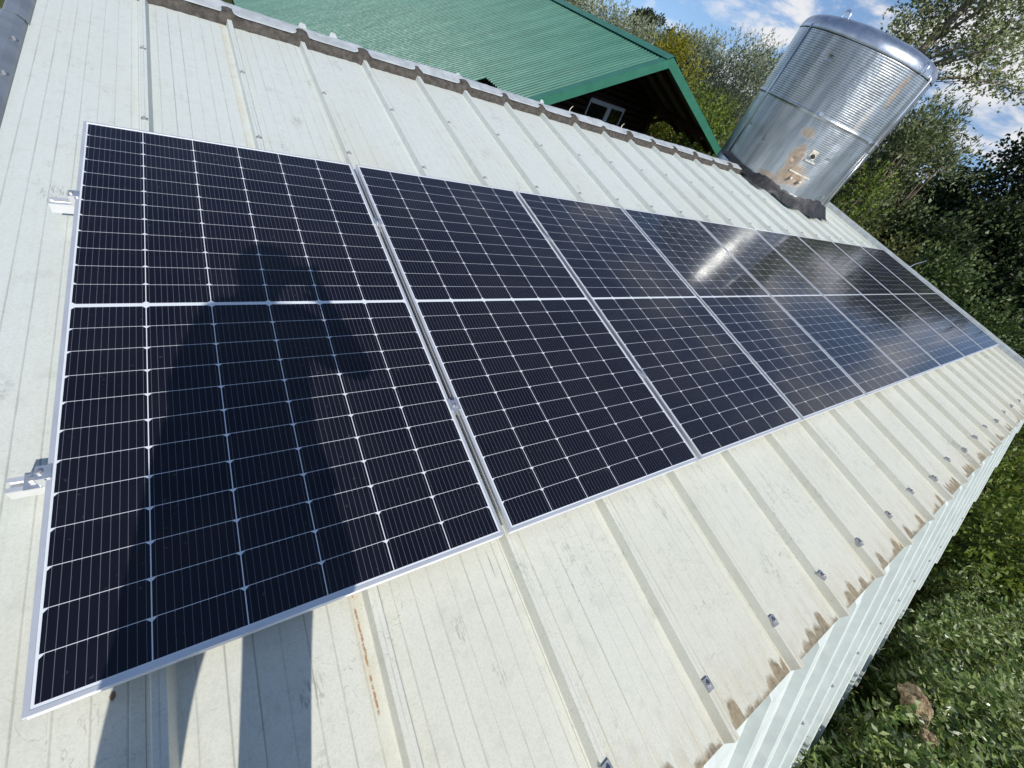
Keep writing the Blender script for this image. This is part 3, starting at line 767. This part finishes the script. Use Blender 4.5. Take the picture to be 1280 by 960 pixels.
def crown(parent, clumps, n, ll, lw, mat, up=.0, out=.5, shell=.55, name='crown', twig=0):
    cs = np.array([c for c,_ in clumps], float); rs = np.array([r if hasattr(r,'__len__') else (r,)*3 for _,r in clumps], float)
    wt = (rs.prod(axis=1))**(2/3); wt /= wt.sum()
    k = RNG.choice(len(clumps), n, p=wt); d = unit(RNG.normal(size=(n,3)))
    rad = shell + (1-shell)*RNG.random(n)**.6; rad *= np.where(RNG.random(n)<.12, 1.18, 1.)
    P = cs[k] + d*rs[k]*rad[:,None]
    if twig:      # gather the leaves on short twigs
        g = max(1, n//twig); tc_ = P[:g]; td = unit(d[:g]*out + RNG.normal(size=(g,3))*.5 + np.array([0,0,up]))
        q = RNG.integers(0, g, n); t = RNG.random(n)*ll*6
        P = tc_[q] + td[q]*t[:,None]; D = unit(td[q] + RNG.normal(size=(n,3))*.55)
    else: D = unit(d*out + RNG.normal(size=(n,3))*.6 + np.array([0,0,up]))
    sz = RNG.uniform(.65,1.25,n)
    return leaf_object(name, P, D, ll*sz, lw*sz, mat, parent, tilt=2.2)
def az(a, d): return CAM[0]+d*math.cos(R(a)), CAM[1]+d*math.sin(R(a))
def tree(name, label, cat, a, d, top, rw, leaf, ll, lw, n, group=None, rz=None, nclump=26, trunk=.12, base=None, lean=(0,0), up=.15, twig=10, shell=.4, barkm='bark', clr=.33):
    x, y = az(a, d); g = gz(x, y); H = top - g if rz is None else rz
    t = empty(name, (x,y,g)); tag(t, label, cat, group)
    b0 = base if base is not None else H*.25
    cl = []
    for i in range(nclump):
        h = b0 + (H-b0)*random.random()**.8
        f = (h-b0)/(H-b0+1e-6); rr = rw*math.sqrt(max(.05, 1-(abs(f-.42)/.62)**2))
        an = random.random()*2*math.pi; q = rr*random.random()**.5
        r = rw*clr*random.uniform(.65,1.25)
        cl.append(((lean[0]*f+q*math.cos(an), lean[1]*f+q*math.sin(an), min(h, H-r*.8)), (r,r,r*.85)))
    m = MB(); pts = [(0,0,-.1),(lean[0]*.2+.03*H*.3,lean[1]*.2,H*.3),(lean[0]*.5,lean[1]*.5+.02*H,H*.6),(lean[0]*.9,lean[1]*.9,H*.92)]
    m.tube(pts, [trunk,trunk*.75,trunk*.5,trunk*.12], 8); m.build('trunk', M[barkm], t, smooth=True)
    m = MB()
    for c, r in cl[::2]:
        h0 = max(.1*H, c[2]*random.uniform(.45,.75)); f = h0/H
        p0_ = Vector((lean[0]*f, lean[1]*f, h0)); p1 = Vector(c); md = (p0_+p1)/2 + Vector((0,0,-.04*H))
        m.tube([p0_, md, p1], [trunk*.38, trunk*.25, trunk*.08], 6)
    m.build('limbs', M[barkm], t, smooth=True)
    crown(t, cl, n, ll, lw, LF[leaf], up=up, twig=twig, shell=shell)
    return t
# silver willows behind the house
for a, te, d, lab in ((60,.0,31,'silver-grey willow bush at the far left, just above the green ridge'),(55.5,.9,30,'silver-grey willow bush behind the left part of the green ridge'),(51.5,.55,29,'silver-grey willow bush behind the middle of the green ridge'),(48,.45,30,'silver-grey willow bush in front of the distant dark trees'),
                  (44.5,.5,30,'silver-grey willow bush above the peak of the green gable'),(41.3,1.2,29,'silver-grey willow bush right of the green gable peak'),(38.3,2.6,28,'tall silver-grey willow bush between house and tank'),(35.4,2.8,27,'tall silver-grey willow bush touching the tank\'s left side'),(32,2.4,29,'silver-grey willow bush hidden mostly behind the tank')):
    tree('willow_bush', lab, 'willow', a, d, CAM[2]+d*math.tan(R(te)), 2.0, 'silver', .16, .045, 14000, 'silver willows behind the house', nclump=34, trunk=.1, base=.6, up=.9, twig=9, clr=.30)
# yellow-green bushes
for a, te, d, w_, lab in ((43.6,.9,23,1.0,'bright yellow-green bush right behind the green gable peak'),(41.2,-.6,22,1.15,'yellow-green bush beside the right rake of the green roof'),(38.3,-2.2,20,1.5,'yellow-green bush low between the green rake and the tank'),(35.8,-3.0,18,1.2,'yellow-green bush at the left foot of the tank')):
    tree('leafy_bush', lab, 'bush', a, d, CAM[2]+d*math.tan(R(te)), w_, 'yellow' if a > 40 else 'lime', .12, .05, 7000, 'yellow-green bushes beyond the house', nclump=20, trunk=.06, base=.2, up=.8, twig=8, clr=.36)
for a, d, w_, te, lab in ((41.5,26,1.6,-3.6,'green shrub seen through the gap under the house overhang'),(37.8,21,1.1,-5.0,'low shrub behind the lower end of the green barge board')):
    tree('leafy_bush', lab, 'bush', a, d, CAM[2]+d*math.tan(R(te)), w_, 'olive', .10, .05, 5000, 'yellow-green bushes beyond the house', nclump=16, trunk=.05, base=.1, up=.5, twig=8, clr=.4)
# distant dark trees on the skyline
for a, te, w_, lab in ((48.4,2.05,1.3,'leftmost dark tree on the distant skyline'),(47.1,2.35,1.5,'tallest dark tree on the distant skyline'),(45.2,1.7,1.2,'small dark tree in the middle of the distant skyline'),(43.6,2.0,1.4,'dark tree on the distant skyline above the gable peak'),(42.2,2.1,1.4,'rightmost dark tree on the distant skyline')):
    d = 72; tree('distant_tree', lab, 'tree', a, d, CAM[2]+d*math.tan(R(te)), w_*1.15, 'far', .32, .22, 2600, 'dark trees on the skyline', nclump=16, trunk=.2, base=3.0, twig=0, clr=.42)
# tall airy poplar behind the tank
x, y = az(24.2, 21); g = gz(x, y)
pop = empty('poplar_tree', (x,y,g)); tag(pop, 'tall airy poplar with pale leaning limbs rising behind the tank', 'tree')
side = Vector((math.sin(R(24.2)), -math.cos(R(24.2)), 0)); fwd = Vector((math.cos(R(24.2)), math.sin(R(24.2)), 0))
def sp(s, h, f=0.): return Vector((side.x*s+fwd.x*f, side.y*s+fwd.y*f, h))
hz = CAM[2]-g      # height of the camera above the tree's foot
def eh(e): return hz + 21*math.tan(R(e))
m = MB(); m.tube([sp(0,-.1),sp(-.05,3),sp(-.1,eh(6)),sp(.02,eh(9)),sp(.25,eh(13)),sp(.4,eh(17))],[.22,.19,.14,.115,.085,.03],10); m.build('trunk', M['bark_pale'], pop, smooth=True)
limbs = [((-.1,5.6),(-1.1,8.6)),((-.1,6.5),(.9,9.4)),((0,7.5),(-.6,12.5)),((.0,6.4),(1.9,11.0)),((-.1,5.5),(1.6,8.9)),((-.05,5.3),(2.7,7.7)),((.02,8.2),(1.3,13.4)),((-.1,6.0),(-.6,9.8))]
m = MB(); cl = []
for (s0,e0),(s1,e1) in limbs:
    f = random.uniform(-1.3,1.3); a_ = sp(s0,eh(e0)); b_ = sp(s1,eh(e1),f); md = (a_+b_)/2 + Vector((0,0,.15))
    m.tube([a_, md, b_], [.060,.038,.012], 7)
    for t in (.45,.62,.78,.92,1.03):
        q = a_.lerp(b_, t) + Vector((random.uniform(-.35,.35),random.uniform(-.5,.5),random.uniform(-.3,.35)))
        cl.append((tuple(q), random.uniform(.22,.42)))
        m.tube([a_.lerp(b_, max(.2,t-.2)), q], [.016,.006], 5)
for s_, e_, f_, r_ in ((-.3,11,0,.5),(.4,10,.6,.5),(1.2,10.2,-.4,.5),(1.6,9.4,.3,.4),(.9,8.2,0,.35),(2.4,7.9,.2,.38),(3.0,7.8,.3,.3),(2.0,7.1,-.2,.35),(.6,6.8,.5,.35),(-.9,10,0,.4),(.3,12.5,0,.7),(1.4,12.6,.3,.6),(-.7,13,0,.6)):
    cl.append((tuple(sp(s_,eh(e_),f_)), r_))
m.build('limbs', M['bark_pale'], pop, smooth=True)
crown(pop, cl, 15000, .09, .058, LF['poplar'], up=.2, twig=10, shell=.2)
# bushy grey-green willow right of the tank
tree('willow_tree', 'bushy grey-green willow right of the tank against the sky', 'tree', 19.0, 17.5, CAM[2]+17.5*math.tan(R(4.2)), .95, 'willow', .12, .04, 16000, nclump=40, trunk=.14, base=1.0, up=.7, twig=9, clr=.30)
tree('willow_tree', 'grey-green willow close behind the right flank of the tank', 'tree', 21.8, 18.5, CAM[2]+18.5*math.tan(R(3.0)), 1.25, 'willow', .12, .04, 13000, nclump=34, trunk=.12, base=1.0, up=.7, twig=9, clr=.30)
tree('willow_tree', 'lower grey-green willow between the bushy one and the dark trees', 'tree', 16.4, 18.0, CAM[2]+18*math.tan(R(2.3)), .75, 'willow', .12, .04, 11000, nclump=30, trunk=.10, base=1.0, up=.7, twig=9, clr=.30)
# dark broadleaf trees on the right
for a, d, te, w_, n_, lab in ((10.6,22,6.7,1.35,15000,'tallest dark broadleaf tree, at the right picture edge'),(14.6,23,.6,1.3,12000,'dark broadleaf tree below the patch of sky'),(17.6,22,-1.4,1.3,9000,'dark broadleaf tree under the grey-green willows'),
                           (7.8,21,1.3,1.7,14000,'dark broadleaf tree beyond the far corner of the panels'),(3.0,20,-1.8,1.9,12000,'dark broadleaf tree right of the far roof corner'),(-3.5,19,-5.0,2.0,11000,'dark broadleaf tree at the farthest right'),(13.0,18,-2.6,1.3,11000,'low dark tree straight beyond the roof\'s far edge')):
    tree('broadleaf_tree', lab, 'tree', a, d, CAM[2]+d*math.tan(R(te)), w_, 'dark', .12, .085, int(n_*1.6), 'dark broadleaf trees on the right', nclump=44, trunk=.16, base=.8, up=.1, twig=7, shell=.6, clr=.25)
# shrubs just beyond the gable end
for a, d, te, w_, leaf, n_, lab in ((19.7,15.2,-1.3,.55,'lime',4200,'bright yellow-green shrub at the tank\'s right foot'),(17.0,14.6,-4.6,.8,'olive',4200,'olive shrub over the far end of the roof flashing'),(13.4,12.9,-5.0,.55,'olive',3600,'small olive shrub behind the farthest panel\'s top corner'),
    (9.8,12.7,-4.6,.75,'mid',5200,'green shrub behind the farthest panel'),(6.6,12.9,-5.8,.85,'mid',5200,'green shrub above the far lower panel corner'),(2.5,13.2,-6.4,1.0,'mid',5600,'green shrub beyond the far lower corner of the roof'),(-3.0,14.5,-6.2,1.2,'mid',5600,'green shrub at the right picture edge'),
    (-8.5,10.5,-11.5,.9,'lime',5600,'bright green shrub beside the far end of the cladding'),(-12.3,8.8,-15.0,.8,'lime',5200,'bright green shrub halfway along the cladding'),(-6.0,12.5,-8.5,.8,'olive',4600,'olive shrub with bare twigs by the far end of the cladding')):
    tree('leafy_shrub', lab, 'shrub', a, d, CAM[2]+d*math.tan(R(te)), w_, leaf, .085, .045, n_, 'shrubs around the shed', nclump=18, trunk=.035, base=.05, up=.45, twig=7, clr=.42)
# bare brown twigs
bt = empty('bare_bush', (*az(-7.0,11.0), gz(*az(-7.0,11.0)))); tag(bt, 'leafless brown brushwood between green shrubs at the right edge', 'bush')
m = MB()
for i in range(70):
    a_ = random.uniform(0,6.28); r_ = random.uniform(.2,.8); h = random.uniform(.7,1.5)
    q = Vector((r_*math.cos(a_), r_*math.sin(a_), h)); m.tube([(0,0,0), q*.5+Vector((0,0,.1)), q], [.012,.008,.003], 5)
    m.tube([q*.6, q*.6+Vector((random.uniform(-.3,.3),random.uniform(-.3,.3),.35))], [.006,.002], 4)
m.build('twigs', M['bark'], bt)
# weeds: leaves on upright stems
def weeds(name, label, xr, yr, n_pl, hr, leaf, ll, lw, nl, test=None, flat=.25, stems=True):
    P = []; D = []; Ls = []; mS = MB()
    cnt = 0
    while cnt < n_pl:
        x = random.uniform(*xr); y = random.uniform(*yr)
        if test and not test(x, y): continue
        cnt += 1
        n0 = math.sin(x*1.3+2)*math.cos(y*1.7)+math.sin(x*.6+y*.9)
        h = random.uniform(*hr)*(1+.30*n0); g = gz(x,y); k = int(nl*random.uniform(.7,1.3))
        lx_, ly_ = random.gauss(0,.16), random.gauss(0,.16)
        t = np.sqrt(RNG.random(k)); an = RNG.random(k)*6.283
        base = np.stack([x+lx_*t*h, y+ly_*t*h, g+t*h], 1)
        dd = np.stack([np.cos(an), np.sin(an), RNG.normal(flat, .35, k)], 1)
        P.append(base); D.append(unit(dd)); Ls.append(RNG.uniform(.6,1.2,k)*(1.15-.45*t))
    P = np.concatenate(P); D = np.concatenate(D); Ls = np.concatenate(Ls)
    o = leaf_object(name, P, D, Ls*ll, Ls*lw, LF[leaf]); tag(o, label, name.replace('_',' '), kind='stuff'); return o
def outside(x, y):
    if x < 11.3 and y > -2.0: return False
    if y > -1.9 - .0*x and x < 9: return False
    if abs(x-5.03) < .30 and abs(y+2.24) < .22: return False
    a_ = math.degrees(math.atan2(y-CAM[1], x-CAM[0])); return a_ < 24 and a_ > -34
weeds('undergrowth', 'dense leafy weeds growing beside and beyond the shed', (2.6,14), (-7.5,4), 6500, (.30,.80), 'weed', .105, .040, 26, outside)
weeds('tall_weeds', 'taller seeding weeds further out from the shed', (9,22), (-11,6), 2600, (.5,1.1), 'mid', .11, .05, 26, outside)
def patch(x, y): return outside(x, y) and math.sin(x*2.1+1)*math.cos(y*1.9)+math.sin(x*.9-y*1.3) > .75
weeds('nettle_patch', 'paler taller nettles standing in clumps among the weeds', (2.8,14), (-7.5,3), 900, (.65,.95), 'weed', .12, .05, 30, patch, flat=.1)
weeds('grass_tufts', 'thin grass blades rising through the weeds beside the shed', (2.6,13), (-7,3), 1500, (.25,.6), 'grass', .26, .010, 9, outside, flat=1.6)
def gl_(x, y): return x < -.6 or y > 5.2
weeds('grass', 'sunlit yellow-green grass beyond the left edge of the roof', (-8,3), (3,16), 5200, (.30,.60), 'grass', .28, .018, 14, gl_, flat=1.5)
def hs(x, y): return not (7 < x < 12.8 and y > 10.8) and not (x < 11.4 and y < 4.6)
weeds('meadow_weeds', 'rough green growth on the ground behind house and tank', (11,24), (5,20), 4200, (.4,.9), 'lime', .14, .05, 18, hs, flat=.7)
# tan lump among the weeds
def lump(name, label, loc, r, seed):
    rr = random.Random(seed); bm = bmesh.new(); bmesh.ops.create_icosphere(bm, subdivisions=4, radius=r)
    from mathutils import noise
    for v in bm.verts:
        n_ = noise.fractal(v.co*(2.2/r*.5)+Vector((seed,0,0)), 1., 2., 4); v.co *= 1+.45*n_; v.co.z *= .62
    me = bpy.data.meshes.new(name); bm.to_mesh(me); bm.free(); me.materials.append(M['lump']); o = bpy.data.objects.new(name, me); link(o); o.location = loc
    tag(o, label, 'debris'); return o
def on_ray(az_, el_, d): return (CAM[0]+d*math.cos(R(el_))*math.cos(R(az_)), CAM[1]+d*math.cos(R(el_))*math.sin(R(az_)), CAM[2]+d*math.sin(R(el_)))
lump('debris_lump', 'crumbly tan lump lying open among the weeds', (5.06,-2.16,-1.80), .135, 3)
lump('debris_lump', 'smaller tan fragment lying just below the crumbly lump', (4.93,-2.36,-1.84), .065, 9)

# ------------------------------------------------------------------ photographer standing behind the camera
def skin(name, verts, edges, radii, mat, parent, root=0, sub=2):
    me = bpy.data.meshes.new(name); me.from_pydata(verts, edges, []); o = bpy.data.objects.new(name, me); C.objects.link(o)
    o.modifiers.new('s','SKIN')
    for i, r in enumerate(radii):
        sv = me.skin_vertices[0].data[i]; sv.radius = r if hasattr(r,'__len__') else (r,r); sv.use_root = (i == root)
    sb = o.modifiers.new('d','SUBSURF'); sb.levels = sub; sb.render_levels = sub
    bpy.context.view_layer.update(); dg = bpy.context.evaluated_depsgraph_get()
    em = bpy.data.meshes.new_from_object(o.evaluated_get(dg)); bpy.data.objects.remove(o)
    em.name = name; em.materials.clear(); em.materials.append(mat); em.polygons.foreach_set('use_smooth',[True]*len(em.polygons))
    return link(bpy.data.objects.new(name, em), parent)
skinm = simple('skin', (.45,.26,.18), .5, 0, .05); shirt = simple('navy_cloth', (.03,.045,.08), .9, 0, .1, 20.); shorts = simple('grey_cloth', (.09,.09,.10), .9, 0, .1, 20.)
hairm = simple('dark_hair', (.03,.02,.015), .7); shoem = simple('shoe', (.08,.08,.08), .7)
J = dict(ankL=(.067,-.66,-.115),ankR=(.331,-.66,-.125),kneeL=(.06,-.67,.336),kneeR=(.324,-.67,.328),hipL=(.125,-.72,.787),hipR=(.314,-.72,.789),pel=(.222,-.73,.87),
         waist=(.202,-.735,1.04),chest=(.185,-.74,1.25),neck=(.19,-.74,1.455),head=(.223,-.70,1.575),shL=(.065,-.735,1.39),shR=(.36,-.73,1.355),elR=(.605,-.63,1.064),wrR=(.495,-.455,1.25),elL=(.035,-.735,.95),wrL=(.03,-.68,.68))
ph = empty('person', (.20,-.66,-.185)); tag(ph, 'person in long loose shirt taking the picture, seen only by the shadow on the panels', 'person')
o0 = Vector((.20,-.66,-.185))
names = list(J); V = [Vector(J[k])-o0 for k in names]; ix = {k:i for i,k in enumerate(names)}
Ed = [('pel','waist'),('waist','chest'),('chest','neck'),('neck','head'),('pel','hipL'),('pel','hipR'),('hipL','kneeL'),('hipR','kneeR'),('kneeL','ankL'),('kneeR','ankR'),('chest','shL'),('chest','shR'),('shL','elL'),('shR','elR'),('elL','wrL'),('elR','wrR')]
Rd = dict(ankL=.045,ankR=.045,kneeL=.062,kneeR=.062,hipL=.095,hipR=.095,pel=.13,waist=.135,chest=(.15,.12),neck=.062,head=(.085,.10),shL=.062,shR=.062,elR=.045,wrR=.03,elL=.045,wrL=.03)
Ed = [(ix[a],ix[b]) for a,b in Ed]; rad = [Rd[k] for k in names]
def addv(p, r): V.append(Vector(p)-o0); rad.append(r); return len(V)-1
top = addv((.228,-.695,1.66), .075); Ed.append((ix['head'],top))
for s, an, x in (('L','ankL',.067),('R','ankR',.331)):
    h = addv((x,-.66,-.145), .042); t1 = addv((x-.01,-.52,-.155), .036); t2 = addv((x-.015,-.45,-.158), .028)
    Ed += [(ix[an],h),(h,t1),(t1,t2)]
def hand(wr, palm_dir, side_dir, curl, thumb):
    w_ = Vector(J[wr]); pd = Vector(palm_dir).normalized(); sd = Vector(side_dir).normalized(); cu = Vector(curl)
    pm = addv(w_+pd*.055, (.034,.016)); Ed.append((ix[wr],pm))
    for k, (off, ln) in enumerate(((-.030,.066),(-.010,.076),(.010,.072),(.028,.056))):
        b = addv(w_+pd*.090+sd*off, .0095); c = addv(w_+pd*(.09+ln*.55)+sd*off+cu*.012, .0085); e = addv(w_+pd*(.09+ln*.85)+sd*off+cu*.035, .007)
        Ed.extend([(pm,b),(b,c),(c,e)])
    b = addv(w_+pd*.045-sd*.040, .011); c = addv(w_+pd*.075-sd*.062+Vector(thumb)*.02, .009); Ed.extend([(pm,b),(b,c)])
hand('wrR', (-.35,.15,.9), (.8,.5,.2), (-.3,-.4,.4), (-.3,.3,.5)); hand('wrL', (.05,.15,-1), (0,1,.1), (.5,.2,0), (.2,.3,-.5))
body = skin('body', [tuple(v) for v in V], Ed, rad, skinm, ph, root=ix['pel'])
def sub(keys, ed, rr, name, mat):
    vs = [tuple(Vector(J[k] if k in J else k)-o0) for k in keys]; return skin(name, vs, ed, rr, mat, ph, 0)
mR = tuple((Vector(J['shR'])+(Vector(J['elR'])-Vector(J['shR']))*.7)); mL = tuple((Vector(J['shL'])+(Vector(J['elL'])-Vector(J['shL']))*.7))
sub(['pel','waist','chest',(.188,-.74,1.40),'shL','shR',mL,mR], [(0,1),(1,2),(2,3),(2,4),(2,5),(4,6),(5,7)], [.165,.160,(.175,.145),.075,.085,.085,.068,.068], 'shirt', shirt)
kL = (.060,-.66,-.06); kR = (.335,-.66,-.07)
sub(['pel','hipL','hipR','kneeL','kneeR',kL,kR], [(0,1),(0,2),(1,3),(2,4),(3,5),(4,6)], [.150,.120,.120,.088,.088,.078,.078], 'trousers', shorts)
m = MB(); rings = []
for zc, xc, hx, hy in ((1.36,.20,.150,.11),(1.28,.20,.185,.13),(1.17,.20,.190,.14),(.93,.20,.215,.16),(.75,.225,.240,.175),(.66,.235,.255,.185),(.585,.250,.258,.185)):
    for k in range(32):
        t = 2*math.pi*k/32; wv = 1+.035*math.sin(5*t+zc*4)*(1.4-zc)
        rings.append((xc+hx*wv*math.cos(t)-o0.x, -.73+hy*wv*math.sin(t)-o0.y, zc+.012*math.sin(3*t)-o0.z))
m.add(rings, [(i*32+k, i*32+(k+1)%32, (i+1)*32+(k+1)%32, (i+1)*32+k) for i in range(6) for k in range(32)])
m.build('loose_shirt', shirt, ph, smooth=True)
m = MB(); m.ball((.223-o0.x,-.72-o0.y,1.625-o0.z), (.105,.115,.100), 16, 10); m.build('hair', hairm, ph, smooth=True)
m = MB(); m.ball((.225-o0.x,-.600-o0.y,1.570-o0.z), (.014,.022,.026)); m.build('nose', skinm, ph, smooth=True)
for s in (-1,1):
    m = MB(); m.ball((.225+s*.034-o0.x,-.612-o0.y,1.600-o0.z), .012); m.build('eye', simple('eye',(.6,.6,.6),.2), ph, smooth=True)
    m = MB(); m.ball((.223+s*.092-o0.x,-.70-o0.y,1.580-o0.z), (.010,.022,.032)); m.build('ear', skinm, ph, smooth=True)
    xx = .067 if s < 0 else .331
    m = MB(); m.ball((xx-.01-o0.x,-.56-o0.y,-.155-o0.z), (.052,.145,.045), 14, 8); m.build('shoe', shoem, ph, smooth=True)
m = MB(); m.ball((.225-o0.x,-.610-o0.y,1.525-o0.z), (.026,.010,.008)); m.build('mouth', simple('lips',(.35,.13,.11),.5), ph, smooth=True)
# the phone held behind the lens
phone = empty('phone'); phone.matrix_world = cam.matrix_world @ Matrix.Translation((-.030,.016,.012)); tag(phone, 'dark phone in the photographer\'s raised hand', 'phone')
m = MB(); m.box((-.084,-.041,0),(.084,.041,.009)); m.build('case', M['rubber'], phone, bevel=.002)
m = MB(); m.box((-.076,-.037,.0082),(.076,.037,.0088)); m.build('screen', M['pane'], phone)
